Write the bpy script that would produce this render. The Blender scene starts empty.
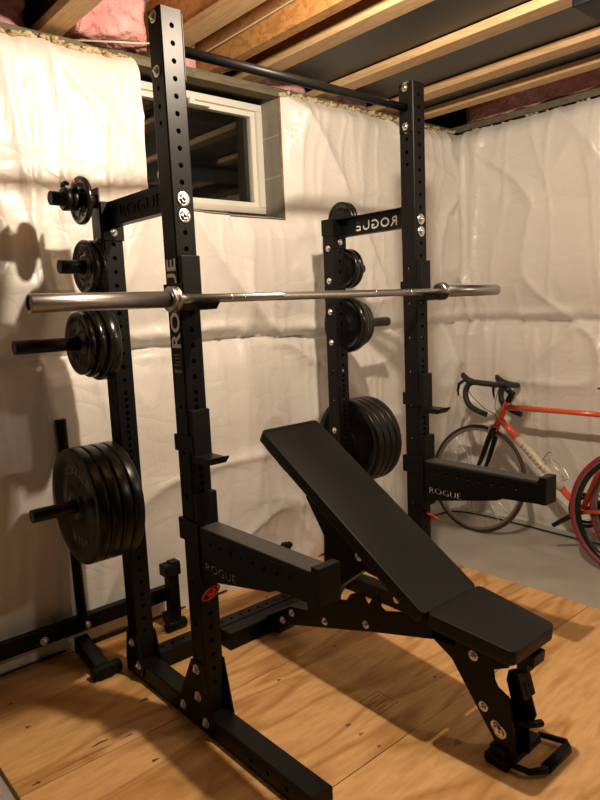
import bpy, bmesh, math, random
from mathutils import Vector, Matrix, noise

random.seed(7)
PI = math.pi
SC = bpy.context.scene
COL = SC.collection

# ------------------------------------------------------------------ camera
cam_d = bpy.data.cameras.new('camera')
cam = bpy.data.objects.new('camera', cam_d)
COL.objects.link(cam)
cam_d.sensor_fit = 'VERTICAL'
cam_d.sensor_height = 24.0
cam_d.lens = 24.0 * 657.23 / 800.0
cam_d.clip_start = 0.02
_r = Vector((0.7499487, -0.6600868, -0.04315509))
_u = Vector((0.12522493, 0.07760809, 0.98908832))
_f = Vector((0.64953496, 0.74716959, -0.14086141))
M = Matrix.Identity(4)
for i in range(3):
    M[i][0], M[i][1], M[i][2] = _r[i], _u[i], -_f[i]
M[0][3], M[1][3], M[2][3] = -1.72823, -1.82502, 1.46491
cam.matrix_world = M
SC.camera = cam

# ------------------------------------------------------------------ world, lamps, exposure
world = bpy.data.worlds.new('basement_ambient')
SC.world = world
world.use_nodes = True
world.node_tree.nodes['Background'].inputs[0].default_value = (1.0, 0.80, 0.60, 1)
world.node_tree.nodes['Background'].inputs[1].default_value = 0.032

def lamp(name, loc, power, radius, colour):
    l = bpy.data.lights.new(name, 'POINT')
    l.energy = power
    l.shadow_soft_size = radius
    l.color = colour
    o = bpy.data.objects.new(name, l)
    o.location = loc
    COL.objects.link(o)
    return o
lamp('ceiling_bulb_light', (-0.24, -0.62, 2.50), 140, 0.032, (1.0, 0.84, 0.66))
lamp('right_wall_fill_light', (1.25, -2.7, 2.48), 52, 0.10, (1.0, 0.84, 0.66))  # added fill that brightens the right wall and floor, not a known bulb

SC.view_settings.view_transform = 'Standard'
SC.view_settings.look = 'None'
SC.view_settings.gamma = 1
SC.view_settings.use_curve_mapping = False
SC.view_settings.exposure = 0.0

# ------------------------------------------------------------------ materials
def mat(name, col=(.5, .5, .5), rough=.5, metal=0.0, spec=.5, bump=None, vary=None, coat=0):
    m = bpy.data.materials.new(name)
    m.use_nodes = True
    nt = m.node_tree
    b = nt.nodes['Principled BSDF']
    b.inputs['Base Color'].default_value = (*col, 1)
    b.inputs['Roughness'].default_value = rough
    b.inputs['Metallic'].default_value = metal
    b.inputs['Specular IOR Level'].default_value = spec
    if coat:
        b.inputs['Coat Weight'].default_value = coat
    tc = nt.nodes.new('ShaderNodeTexCoord')
    if bump:
        sc, st, dist = bump
        n = nt.nodes.new('ShaderNodeTexNoise')
        n.inputs['Scale'].default_value = sc
        n.inputs['Detail'].default_value = 6
        nt.links.new(tc.outputs['Object'], n.inputs['Vector'])
        bp = nt.nodes.new('ShaderNodeBump')
        bp.inputs['Strength'].default_value = st
        bp.inputs['Distance'].default_value = dist
        nt.links.new(n.outputs['Fac'], bp.inputs['Height'])
        nt.links.new(bp.outputs['Normal'], b.inputs['Normal'])
    if vary:
        sc, c2 = vary
        n = nt.nodes.new('ShaderNodeTexNoise')
        n.inputs['Scale'].default_value = sc
        n.inputs['Detail'].default_value = 8
        nt.links.new(tc.outputs['Object'], n.inputs['Vector'])
        r = nt.nodes.new('ShaderNodeValToRGB')
        r.color_ramp.elements[0].position = .35
        r.color_ramp.elements[1].position = .68
        r.color_ramp.elements[0].color = (*col, 1)
        r.color_ramp.elements[1].color = (*c2, 1)
        nt.links.new(n.outputs['Fac'], r.inputs['Fac'])
        nt.links.new(r.outputs['Color'], b.inputs['Base Color'])
    return m

def wood(name, c1, c2, c3, stretch=(1, 1, 1), scale=6, rough=.6, knots=False, bands=True):
    m = bpy.data.materials.new(name)
    m.use_nodes = True
    nt = m.node_tree
    L = nt.links
    b = nt.nodes['Principled BSDF']
    b.inputs['Roughness'].default_value = rough
    b.inputs['Specular IOR Level'].default_value = .25
    tc = nt.nodes.new('ShaderNodeTexCoord')
    mp = nt.nodes.new('ShaderNodeMapping')
    mp.inputs['Scale'].default_value = stretch
    L.new(tc.outputs['Object'], mp.inputs['Vector'])
    n1 = nt.nodes.new('ShaderNodeTexNoise')          # contour figure of rotary-cut veneer
    n1.inputs['Scale'].default_value = scale
    n1.inputs['Detail'].default_value = 2.5
    n1.inputs['Roughness'].default_value = .45
    n1.inputs['Distortion'].default_value = .6
    L.new(mp.outputs['Vector'], n1.inputs['Vector'])
    mul = nt.nodes.new('ShaderNodeMath'); mul.operation = 'MULTIPLY'; mul.inputs[1].default_value = 9 if bands else 2
    L.new(n1.outputs['Fac'], mul.inputs[0])
    fr = nt.nodes.new('ShaderNodeMath'); fr.operation = 'PINGPONG'; fr.inputs[1].default_value = 1.0
    L.new(mul.outputs[0], fr.inputs[0])
    rp = nt.nodes.new('ShaderNodeValToRGB')
    e = rp.color_ramp.elements
    e[0].position = 0.0; e[0].color = (*c2, 1)
    e[1].position = .55; e[1].color = (*c1, 1)
    L.new(fr.outputs[0], rp.inputs['Fac'])
    n2 = nt.nodes.new('ShaderNodeTexNoise')          # fine grain
    n2.inputs['Scale'].default_value = scale * 9
    n2.inputs['Detail'].default_value = 5
    L.new(mp.outputs['Vector'], n2.inputs['Vector'])
    r2 = nt.nodes.new('ShaderNodeValToRGB')
    r2.color_ramp.elements[0].position = .35; r2.color_ramp.elements[0].color = (.80, .76, .70, 1)
    r2.color_ramp.elements[1].position = .65; r2.color_ramp.elements[1].color = (1, 1, 1, 1)
    L.new(n2.outputs['Fac'], r2.inputs['Fac'])
    mx = nt.nodes.new('ShaderNodeMix'); mx.data_type = 'RGBA'; mx.blend_type = 'MULTIPLY'
    mx.inputs['Factor'].default_value = .8
    L.new(rp.outputs['Color'], mx.inputs['A']); L.new(r2.outputs['Color'], mx.inputs['B'])
    out = mx.outputs['Result']
    if knots:
        vo = nt.nodes.new('ShaderNodeTexVoronoi')
        vo.inputs['Scale'].default_value = 2.6
        mp2 = nt.nodes.new('ShaderNodeMapping'); mp2.inputs['Scale'].default_value = (1, 1.7, 1)
        L.new(tc.outputs['Object'], mp2.inputs['Vector']); L.new(mp2.outputs['Vector'], vo.inputs['Vector'])
        r3 = nt.nodes.new('ShaderNodeValToRGB')
        r3.color_ramp.elements[0].position = .022; r3.color_ramp.elements[0].color = (1, 1, 1, 1)
        r3.color_ramp.elements[1].position = .045; r3.color_ramp.elements[1].color = (0, 0, 0, 1)
        L.new(vo.outputs['Distance'], r3.inputs['Fac'])
        mk = nt.nodes.new('ShaderNodeMix'); mk.data_type = 'RGBA'
        mk.inputs['B'].default_value = (*c3, 1)
        L.new(r3.outputs['Color'], mk.inputs['Factor']); L.new(out, mk.inputs['A'])
        out = mk.outputs['Result']
    L.new(out, b.inputs['Base Color'])
    bp = nt.nodes.new('ShaderNodeBump'); bp.inputs['Strength'].default_value = .15; bp.inputs['Distance'].default_value = .004
    L.new(n2.outputs['Fac'], bp.inputs['Height']); L.new(bp.outputs['Normal'], b.inputs['Normal'])
    return m

BLACK = mat('black_powder_coat', (.0045, .0042, .0038), .42, 0, .17, bump=(900, .12, .0006))
BLACK2 = mat('satin_black_steel', (.007, .0068, .0062), .36, 0, .3)
LINER = mat('black_plastic_liner', (.006, .0055, .005), .5, 0, .18, bump=(300, .1, .0005))
VINYL = mat('black_bench_vinyl', (.0085, .0076, .0066), .46, 0, .22, bump=(420, .16, .0008))
BOARD = mat('black_pad_board', (.009, .009, .009), .6)
IRON = mat('black_enamelled_iron', (.009, .0085, .008), .22, 0, .42, bump=(160, .22, .0012))
RUBBERP = mat('black_plate_rubber', (.006, .0055, .005), .30, 0, .26, bump=(120, .12, .001))
PADTOP = mat('lighter_grey_liner', (.040, .036, .031), .5, 0, .3)  # even grey, lighter than the black liner, for the arm tops
PLTXT = mat('grey_raised_lettering', (.17, .155, .13), .45)
STEEL = mat('brushed_stainless_steel', (.36, .335, .31), .34, 1.0)
STEEL2 = mat('shaft_bare_steel', (.50, .47, .43), .34, 1.0, bump=(1500, .25, .0004))
ZINC = mat('zinc_plated_bolt', (.72, .72, .70), .28, 1.0)
DECAL = mat('silver_decal_print', (.80, .77, .68), .5)
LETTER = mat('light_lettering', (.52, .49, .42), .5)
GREYL = mat('pale_grey_lettering', (.20, .19, .17), .5)
REDP = mat('red_plastic', (.75, .035, .02), .35)
POLY = None
CONC = mat('smooth_concrete', (.33, .295, .245), .62, 0, .3, bump=(60, .15, .002), vary=(3.2, (.42, .385, .33)))
BLOCK = mat('grey_concrete_block', (.22, .21, .165), .85, 0, .2, bump=(90, .5, .003), vary=(9, (.29, .275, .22)))
MORTAR = mat('pale_mortar', (.36, .34, .28), .9)
WFRAME = mat('white_vinyl_frame', (.72, .69, .60), .4)
FOAM = mat('yellowed_fibreglass_edge', (.42, .30, .15), .95, 0, .1, bump=(90, 1, .006), vary=(14, (.62, .52, .34)))
PINK = mat('pink_fibreglass', (.62, .27, .26), .95, 0, .1, bump=(22, 1.0, .03), vary=(7, (.80, .46, .43)))
PLY = wood('plywood_sheet', (.72, .42, .175), (.49, .245, .078), (.13, .045, .012), (.55, 2.6, 1), 2.0, .55)
PINE = wood('pine_flange', (.64, .43, .23), (.54, .34, .16), (.2, .08, .03), (8, .7, 8), 3, .65, knots=False)
OSB = wood('orange_osb_web', (.58, .29, .10), (.42, .19, .055), (.1, .04, .02), (2, 1, 2), 9, .6, knots=False)
PLATEW = wood('grey_brown_sill_lumber', (.17, .145, .09), (.12, .10, .06), (.1, .05, .03), (.7, 6, 6), 4, .7, knots=False)
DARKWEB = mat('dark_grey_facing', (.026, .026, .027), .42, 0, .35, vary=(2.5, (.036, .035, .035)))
DECK = mat('dark_subfloor_board', (.05, .028, .018), .85, 0, .2, vary=(18, (.09, .05, .03)))
ORANGE = mat('orange_red_bike_paint', (.78, .10, .035), .25, 0, .5, coat=.5)
WHITEP = mat('pearl_white_bike_paint', (.66, .62, .52), .3, coat=.4)
GOLD = mat('gold_lettering', (.50, .28, .07), .35, .6)
TIRE_D = mat('dark_brown_tyre', (.045, .017, .014), .6)
TIRE_R = mat('dark_red_tyre', (.27, .018, .022), .5)
RIMB = mat('black_alloy_rim', (.02, .02, .02), .25, .4)
RIMS = mat('silver_brake_track', (.34, .31, .27), .3, .8)
DUCT = mat('black_duct', (.007, .007, .007), .5, 0, .2)
TAPE = mat('black_bar_tape', (.014, .013, .012), .6)
SILV = mat('silver_alloy', (.60, .59, .56), .25, 1.0)
CABLE = mat('black_cable_sheath', (.012, .012, .012), .5)
CABLEW = mat('cream_wire_sheath', (.60, .52, .38), .5)
DEEP = mat('night_outside', (.004, .004, .005), .9)

def glass_mat():
    m = bpy.data.materials.new('dark_window_glass')
    m.use_nodes = True
    b = m.node_tree.nodes['Principled BSDF']
    b.inputs['Base Color'].default_value = (.9, .95, .93, 1)
    b.inputs['Roughness'].default_value = .02
    b.inputs['Transmission Weight'].default_value = 1.0
    b.inputs['IOR'].default_value = 1.5
    return m
GLASS = glass_mat()

def poly_mat():
    m = bpy.data.materials.new('white_vapour_barrier_film')
    m.use_nodes = True
    nt = m.node_tree; L = nt.links
    b = nt.nodes['Principled BSDF']
    b.inputs['Base Color'].default_value = (.76, .715, .655, 1)
    b.inputs['Roughness'].default_value = .33
    b.inputs['Specular IOR Level'].default_value = .55
    tc = nt.nodes.new('ShaderNodeTexCoord')
    mp = nt.nodes.new('ShaderNodeMapping')
    mp.inputs['Rotation'].default_value = (0, .5, 0)
    mp.inputs['Scale'].default_value = (1, 1, 2.2)
    L.new(tc.outputs['Object'], mp.inputs['Vector'])
    def ridged(sc, det, dist, mpn):
        n = nt.nodes.new('ShaderNodeTexNoise')
        n.inputs['Scale'].default_value = sc
        n.inputs['Detail'].default_value = det
        n.inputs['Distortion'].default_value = dist
        L.new(mpn.outputs['Vector'], n.inputs['Vector'])
        s = nt.nodes.new('ShaderNodeMath'); s.operation = 'SUBTRACT'; s.inputs[1].default_value = .5
        a = nt.nodes.new('ShaderNodeMath'); a.operation = 'ABSOLUTE'
        L.new(n.outputs['Fac'], s.inputs[0]); L.new(s.outputs[0], a.inputs[0])
        p = nt.nodes.new('ShaderNodeMath'); p.operation = 'POWER'; p.inputs[1].default_value = .55
        L.new(a.outputs[0], p.inputs[0])
        return p
    a1 = ridged(3.2, 1.5, .9, mp)
    mp2 = nt.nodes.new('ShaderNodeMapping')
    mp2.inputs['Rotation'].default_value = (.2, -.7, .3)
    mp2.inputs['Scale'].default_value = (2.4, 1.4, 1)
    L.new(tc.outputs['Object'], mp2.inputs['Vector'])
    a2 = ridged(5.5, 2, .6, mp2)
    ad = nt.nodes.new('ShaderNodeMath'); ad.operation = 'MULTIPLY_ADD'; ad.inputs[1].default_value = .45
    L.new(a2.outputs[0], ad.inputs[0]); L.new(a1.outputs[0], ad.inputs[2])
    bp = nt.nodes.new('ShaderNodeBump')
    bp.inputs['Strength'].default_value = .24
    bp.inputs['Distance'].default_value = .02
    L.new(ad.outputs[0], bp.inputs['Height'])
    L.new(bp.outputs['Normal'], b.inputs['Normal'])
    return m
POLY = poly_mat()

# ------------------------------------------------------------------ mesh builder
class MB:
    def __init__(self):
        self.v = []; self.f = []; self.m = []; self.s = []
    def add(self, vs, fs, mi=0, smooth=False):
        o = len(self.v)
        self.v += [Vector(p) for p in vs]
        for f in fs:
            self.f.append([i + o for i in f]); self.m.append(mi); self.s.append(smooth)
        return self
    def box(self, x0, x1, y0, y1, z0, z1, mi=0, c=0.0):
        if x0 > x1: x0, x1 = x1, x0
        if y0 > y1: y0, y1 = y1, y0
        if z0 > z1: z0, z1 = z1, z0
        if c <= 0:
            vs = [(x, y, z) for z in (z0, z1) for y in (y0, y1) for x in (x0, x1)]
            fs = [(0, 2, 3, 1), (4, 5, 7, 6), (0, 1, 5, 4), (2, 6, 7, 3), (0, 4, 6, 2), (1, 3, 7, 5)]
            return self.add(vs, fs, mi)
        bm = bmesh.new()
        bmesh.ops.create_cube(bm, size=1)
        for v in bm.verts:
            v.co = Vector(((x0 + x1) / 2 + v.co.x * (x1 - x0), (y0 + y1) / 2 + v.co.y * (y1 - y0), (z0 + z1) / 2 + v.co.z * (z1 - z0)))
        bmesh.ops.bevel(bm, geom=list(bm.edges), offset=c, segments=2, profile=.6, affect='EDGES')
        bm.verts.index_update()
        self.add([v.co.copy() for v in bm.verts], [[v.index for v in f.verts] for f in bm.faces], mi)
        bm.free()
        return self
    def prism(self, poly, axis, a, b, mi=0, c=0.0):
        """poly in the two other axes (x: (y,z); y: (x,z); z: (x,y))"""
        def P(p, t):
            return {'x': (t, p[0], p[1]), 'y': (p[0], t, p[1]), 'z': (p[0], p[1], t)}[axis]
        bm = bmesh.new()
        lo = [bm.verts.new(P(p, a)) for p in poly]
        hi = [bm.verts.new(P(p, b)) for p in poly]
        n = len(poly)
        bm.faces.new(lo); bm.faces.new(list(reversed(hi)))
        for i in range(n):
            bm.faces.new((lo[i], hi[i], hi[(i + 1) % n], lo[(i + 1) % n]))
        bmesh.ops.recalc_face_normals(bm, faces=list(bm.faces))
        if c > 0:
            bmesh.ops.bevel(bm, geom=list(bm.edges), offset=c, segments=2, profile=.6, affect='EDGES', clamp_overlap=True)
        bm.verts.index_update()
        self.add([v.co.copy() for v in bm.verts], [[v.index for v in f.verts] for f in bm.faces], mi)
        bm.free()
        return self
    def lathe(self, prof, origin=(0, 0, 0), axis=(0, 0, 1), n=32, mi=0, smooth=True, closed=False):
        """prof list of (radius, height) along axis"""
        ax = Vector(axis).normalized()
        t = Vector((0, 0, 1)) if abs(ax.z) < .9 else Vector((1, 0, 0))
        e1 = ax.cross(t).normalized(); e2 = ax.cross(e1).normalized()
        o = Vector(origin)
        vs = []
        for (r, h) in prof:
            for k in range(n):
                a = 2 * PI * k / n
                vs.append(o + ax * h + (e1 * math.cos(a) + e2 * math.sin(a)) * max(r, 1e-5))
        fs = []
        m = len(prof)
        for j in range(m if closed else m - 1):
            j2 = (j + 1) % m
            for k in range(n):
                k2 = (k + 1) % n
                fs.append((j * n + k, j * n + k2, j2 * n + k2, j2 * n + k))
        self.add(vs, fs, mi, smooth)
        return self
    def cyl(self, p0, p1, r, n=20, mi=0, cap=True, r2=None):
        p0 = Vector(p0); p1 = Vector(p1); d = p1 - p0; h = d.length
        r2 = r if r2 is None else r2
        prof = [(r, 0), (r2, h)]
        self.lathe(prof, p0, d, n, mi)
        if cap:
            self.lathe([(0, 0), (r, 0)], p0, d, n, mi, False)
            self.lathe([(r2, h), (0, h)], p0, d, n, mi, False)
        return self
    def tube(self, pts, r, n=10, mi=0, closed=False, cap=True):
        pts = [Vector(p) for p in pts]
        N = len(pts)
        rings = []
        up = None
        for i, p in enumerate(pts):
            a = pts[i - 1] if (i > 0 or closed) else pts[0]
            b = pts[(i + 1) % N] if (i < N - 1 or closed) else pts[-1]
            t = (b - a).normalized()
            if up is None:
                up = Vector((0, 0, 1)) if abs(t.z) < .9 else Vector((1, 0, 0))
            e = (up - t * up.dot(t))
            if e.length < 1e-4: e = Vector((1, 0, 0)) - t * t.x
            e.normalize(); up = e
            g = t.cross(e)
            rr = r[i] if isinstance(r, (list, tuple)) else r
            rings.append([p + (e * math.cos(2 * PI * k / n) + g * math.sin(2 * PI * k / n)) * rr for k in range(n)])
        vs = [q for ring in rings for q in ring]
        fs = []
        for j in range(N if closed else N - 1):
            j2 = (j + 1) % N
            for k in range(n):
                k2 = (k + 1) % n
                fs.append((j * n + k, j * n + k2, j2 * n + k2, j2 * n + k))
        self.add(vs, fs, mi, True)
        if cap and not closed:
            self.add(rings[0], [list(range(n))], mi); self.add(rings[-1], [list(range(n))], mi)
        return self
    def panel(self, org, eu, el, width, l0, l1, holes, r, depth, mi=0):
        """flat face with real round holes; eu across, el along; org on the centre line"""
        org = Vector(org); eu = Vector(eu); el = Vector(el); nin = eu.cross(el).normalized()
        hw = width / 2
        NS = 16
        hs = sorted(holes)
        cur = l0
        def q(u, l, d=0): return org + eu * u + el * l + nin * d
        for i, h in enumerate(hs):
            gap_prev = (h - hs[i - 1]) / 2 if i > 0 else 1
            gap_next = (hs[i + 1] - h) / 2 if i < len(hs) - 1 else 1
            c0 = min(.0127, gap_prev); c1 = min(.0127, gap_next)
            a, b = h - c0, h + c1
            if a > cur + 1e-6:
                self.add([q(-hw, cur), q(hw, cur), q(hw, a), q(-hw, a)], [(0, 1, 2, 3)], mi)
            cur = b
            outer = []
            W2 = .0127
            # square around hole, 16 points, starting at the corner
            sq = [(-1, -1), (-.5, -1), (0, -1), (.5, -1), (1, -1), (1, -.5), (1, 0), (1, .5), (1, 1), (.5, 1), (0, 1), (-.5, 1), (-1, 1), (-1, .5), (-1, 0), (-1, -.5)]
            for (su, sl) in sq:
                outer.append(q(su * W2, h + (sl * c1 if sl > 0 else sl * c0)))
            inner = []; back = []
            for k in range(NS):
                ang = PI * 1.25 + 2 * PI * k / NS
                inner.append(q(math.cos(ang) * r, h + math.sin(ang) * r))
                back.append(q(math.cos(ang) * r, h + math.sin(ang) * r, depth))
            fs = []
            for k in range(NS):
                k2 = (k + 1) % NS
                fs.append((k, k2, NS + k2, NS + k))
                fs.append((NS + k, NS + k2, 2 * NS + k2, 2 * NS + k))
            self.add(outer + inner + back, fs, mi)
            for s in (-1, 1):
                self.add([q(s * W2, a), q(s * hw, a), q(s * hw, b), q(s * W2, b)], [(0, 1, 2, 3)], mi)
        if cur < l1:
            self.add([q(-hw, cur), q(hw, cur), q(hw, l1), q(-hw, l1)], [(0, 1, 2, 3)], mi)
        return self
    def holed_tube(self, org, eu, ev, el, wu, wv, l0, l1, hu=(), hv=(), r=.0082, mi=0):
        """hollow rectangular tube along el centred on org. hu: holes in the +-ev faces, hv: holes in the +-eu faces"""
        org = Vector(org); eu = Vector(eu); ev = Vector(ev); el = Vector(el)
        c = .004; d = .0045
        for s in (1, -1):
            # faces normal to ev
            e = eu * (s if True else 1)
            self.panel(org + ev * (s * wv / 2), e if eu.cross(el).dot(ev) * 1 < 0 else -e, el, wu - 2 * c, l0, l1, hu, r, d, mi)
            e = ev * s
            self.panel(org + eu * (s * wu / 2), e if ev.cross(el).dot(eu) < 0 else -e, el, wv - 2 * c, l0, l1, hv, r, d, mi)
        for su in (1, -1):
            for sv in (1, -1):
                cen = org + eu * su * (wu / 2 - c) + ev * sv * (wv / 2 - c)
                pts = []
                for k in range(4):
                    a = k / 3 * PI / 2
                    pts.append(cen + eu * su * c * math.cos(a) + ev * sv * c * math.sin(a))
                vs = [p + el * l0 for p in pts] + [p + el * l1 for p in pts]
                self.add(vs, [(k, k + 1, k + 5, k + 4) for k in range(3)], mi, True)
        for l in (l0, l1):
            p = [org + el * l + eu * su * (wu / 2 - .001) + ev * sv * (wv / 2 - .001) for su, sv in ((-1, -1), (1, -1), (1, 1), (-1, 1))]
            self.add(p, [(0, 1, 2, 3)], mi)
        return self
    def xform(self, Mx):
        self.v = [Mx @ p for p in self.v]
        return self

def root_loc(o):
    l = Vector((0, 0, 0))
    while o:
        l += o.location; o = o.parent
    return l

def obj(name, mb, mats, parent=None, local=False, recalc=True):
    me = bpy.data.meshes.new(name)
    if not isinstance(mats, (list, tuple)): mats = [mats]
    off = Vector((0, 0, 0)) if (parent is None or local) else root_loc(parent)
    me.from_pydata([tuple(p - off) for p in mb.v], [], mb.f)
    for m in mats: me.materials.append(m)
    me.polygons.foreach_set('material_index', mb.m)
    me.polygons.foreach_set('use_smooth', mb.s)
    me.update()
    if recalc:
        bm = bmesh.new(); bm.from_mesh(me)
        bmesh.ops.remove_doubles(bm, verts=list(bm.verts), dist=1e-6)
        bmesh.ops.recalc_face_normals(bm, faces=list(bm.faces))
        bm.to_mesh(me); bm.free()
    o = bpy.data.objects.new(name, me)
    COL.objects.link(o)
    if parent: o.parent = parent
    return o

def tag(o, label=None, cat=None, group=None, kind=None):
    if label: o['label'] = label
    if cat: o['category'] = cat
    if group: o['group'] = group
    if kind: o['kind'] = kind
    return o

def thing(name, label, cat, loc, group=None):
    o = bpy.data.objects.new(name, None)
    o.empty_display_size = .05
    COL.objects.link(o)
    o.location = loc
    return tag(o, label, cat, group)

def tobj(name, mb, m, label, cat, loc, group=None):
    """thing that is a single mesh, origin at loc; mesh given in world coordinates"""
    mb.v = [p - Vector(loc) for p in mb.v]
    o = obj(name, mb, m)
    o.location = loc
    return tag(o, label, cat, group)

def text_mb(txt, size, org, ex, ey, depth=.0015, wide=1.0, bevel=0, align='LEFT', spacing=1.0, mi=0, boldness=.012):
    cu = bpy.data.curves.new('t', 'FONT')
    cu.body = txt; cu.size = size / .70; cu.extrude = depth; cu.align_x = align
    cu.space_character = spacing; cu.resolution_u = 3
    cu.offset = size * boldness
    o = bpy.data.objects.new('t', cu); COL.objects.link(o)
    bpy.context.view_layer.update()
    dg = bpy.context.evaluated_depsgraph_get()
    me = bpy.data.meshes.new_from_object(o.evaluated_get(dg))
    ex = Vector(ex).normalized(); ey = Vector(ey).normalized(); ez = ex.cross(ey)
    org = Vector(org)
    mb = MB()
    mb.add([org + ex * v.co.x * wide + ey * v.co.y + ez * v.co.z for v in me.vertices], [list(p.vertices) for p in me.polygons], mi)
    bpy.data.objects.remove(o); bpy.data.curves.remove(cu); bpy.data.meshes.remove(me)
    return mb

def merge(a, b):
    o = len(a.v)
    a.v += b.v; a.f += [[i + o for i in f] for f in b.f]; a.m += b.m; a.s += b.s
    return a

def boolean_cut(base, cutter):
    md = base.modifiers.new('cut', 'BOOLEAN'); md.object = cutter; md.operation = 'DIFFERENCE'; md.solver = 'EXACT'
    bpy.context.view_layer.update()
    dg = bpy.context.evaluated_depsgraph_get()
    me = bpy.data.meshes.new_from_object(base.evaluated_get(dg))
    base.modifiers.clear()
    base.data = me
    cm = cutter.data
    bpy.data.objects.remove(cutter); bpy.data.meshes.remove(cm)

def struct(name, mb, m, recalc=True):
    return tag(obj(name, mb, m, recalc=recalc), kind='structure')

# ================================================================== SETTING
FZ = -0.018                                    # concrete level; plywood top is z = 0
struct('floor', MB().box(-5, 2.35, -6, 1.3, FZ - .1, FZ), CONC)

XW = 2.08
def nz(x, y, z): return noise.noise(Vector((x, y, z)))
def ridge(x, y, z): return 1 - min(1, abs(nz(x, y, z)) * 3)

def film(s, z, seed):
    """outward bulge of the insulation blanket at wall position s and height z"""
    seam = 1.30 + .03 * nz(s * 1.3, seed, 0) + .008 * nz(s * 7, seed, 3)
    d = z - seam
    if d > 0:
        b = .115 * (1 - math.exp(-d / .14))
        lip = .030 * math.exp(-((d - .05) / .035) ** 2) * (.5 + nz(s * 2.1, 4, seed))
    else:
        b = .075 * (1 - math.exp(d / .10)) * max(0, min(1, z / .9)) ** .5
        lip = .012 * math.exp(-((d + .04) / .03) ** 2) * (.5 + nz(s * 2.7, 9, seed))
    b += lip
    b += .030 * nz(s * 1.0, z * 1.3, seed) + .014 * nz(s * 2.4, z * 2.0, seed + 2)
    # horizontal strap crease high up and taut folds running diagonally
    zc = 2.02 + .10 * nz(s * .9, seed, 8)
    b -= .030 * math.exp(-((z - zc) / .045) ** 2) * max(0, .55 + nz(s * .7, 2, seed) * 1.3)
    b += .030 * ridge(s * 1.1 + z * .9, z * .4 - s * .6, seed + 5) ** 4
    b += .022 * ridge(s * 1.0 - z * 1.7, z * .8 + s * .7, seed + 9) ** 5
    b += .010 * ridge(s * 3.2, z * .55, seed + 3) ** 5
    fan = math.exp(-abs(d) / .22)
    b += .012 * fan * ridge(s * 5.0 + d * 2.0 * nz(s * 2, 1, seed), d * .8, seed + 6) ** 3
    b += .002 * nz(s * 9, z * 7, seed)
    b -= .022 * math.exp(-(d / .012) ** 2)
    b += .010 * ridge(s * 7.0 + .5 * nz(z * 2, s, 3), z * .35, seed + 14) ** 6
    if abs(d) < .05:
        b += .008 * nz(s * 30, z * 9, seed) * (1 - abs(d) / .05)
    if z < .12:
        b += .018 * (1 - z / .12) * (.5 + nz(s * 6, z * 3, seed))
    tp = 2.55 - z
    if tp < .10: b -= .07 * (1 - tp / .10) ** 2
    return b

def y_wall(x, z):
    y = min(.957, .95 - film(x, z, 1.3))
    if x > .2 and z > 1.7:                       # film held flat round the window opening
        dx = max(WX1 - x, 0, x - WX1) if x > WX1 else 0
        dz = max(0, WZ0 - z)
        k = max(0, 1 - math.hypot(dx, dz) / .10)
        y = y * (1 - k) + .872 * k
    return y
def x_wall(y, z): return min(2.19, 2.165 - film(y, z, 7.7) - .022 * math.exp(-((y - .80 + .02 * nz(z * 2.5, 1, 1)) / .022) ** 2))

def blanket(name, s0, s1, z0, z1, fn, hole=None, n=.0145):
    ns = int((s1 - s0) / n); nzz = int((z1 - z0) / n)
    mb = MB()
    vs = []
    for j in range(nzz + 1):
        for i in range(ns + 1):
            s = s0 + (s1 - s0) * i / ns; z = z0 + (z1 - z0) * j / nzz
            vs.append(fn(s, z))
    fs = []
    for j in range(nzz):
        for i in range(ns):
            s = s0 + (s1 - s0) * (i + .5) / ns; z = z0 + (z1 - z0) * (j + .5) / nzz
            if hole and hole[0] < s < hole[1] and hole[2] < z < hole[3]: continue
            a = j * (ns + 1) + i
            fs.append((a, a + 1, a + ns + 2, a + ns + 1))
    mb.add(vs, fs, 0, True)
    return mb

WX0, WX1, WZ0 = -.26, .572, 1.92
bk = blanket('wall_back', -3.2, 2.18, FZ, 2.54, lambda s, z: (s, y_wall(s, z), z), (WX0, WX1, WZ0, 3))
# film folded back into the window opening
for (xa, sgn) in ((WX0, 1),):
    vs = []; k = 0
    zs = [WZ0 + (2.54 - WZ0) * i / 30 for i in range(31)]
    for z in zs:
        xo = xa + .008 * nz(z * 9, xa, 2)
        vs += [(xo, y_wall(xa, z), z), (xo + .004 * sgn, y_wall(xa, z) + .03, z), (xo, .955, z)]
    fs = []
    for i in range(30):
        for c in range(2):
            fs.append((i * 3 + c, i * 3 + c + 1, i * 3 + c + 4, i * 3 + c + 3))
    bk.add(vs, fs, 0, True)
vs = []
for i in range(41):
    x = WX0 + (WX1 - WX0) * i / 40
    vs += [(x, y_wall(x, WZ0), WZ0), (x, y_wall(x, WZ0) + .04, WZ0 + .012), (x, .97, WZ0 + .012)]
bk.add(vs, [(i * 3 + c, i * 3 + c + 1, i * 3 + c + 4, i * 3 + c + 3) for i in range(40) for c in range(2)], 0, True)
struct('wall_back', bk, POLY, recalc=False)
struct('wall_right', blanket('wall_right', -3.4, 1.0, FZ, 2.54, lambda s, z: (x_wall(s, z), s, z)), POLY, recalc=False)

# masonry behind the film, with the window opening
mb = MB()
mb.box(-3.2, WX0 - .0, .965, 1.2, FZ, 2.56); mb.box(WX1, 2.3, .965, 1.2, FZ, 2.56); mb.box(WX1, WX1 + .09, .888, .966, WZ0 - .04, 2.553); mb.box(WX0, WX1, .965, 1.2, FZ, 1.945)
for z in (2.14, 2.345):
    mb.box(WX1 - .001, WX1 + .01, .892, 1.03, z, z + .008, 1)
struct('wall_masonry_back', mb, [BLOCK, MORTAR])
struct('wall_masonry_right', MB().box(2.2, 2.35, -3.4, 1.2, FZ, 2.56), BLOCK)

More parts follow.
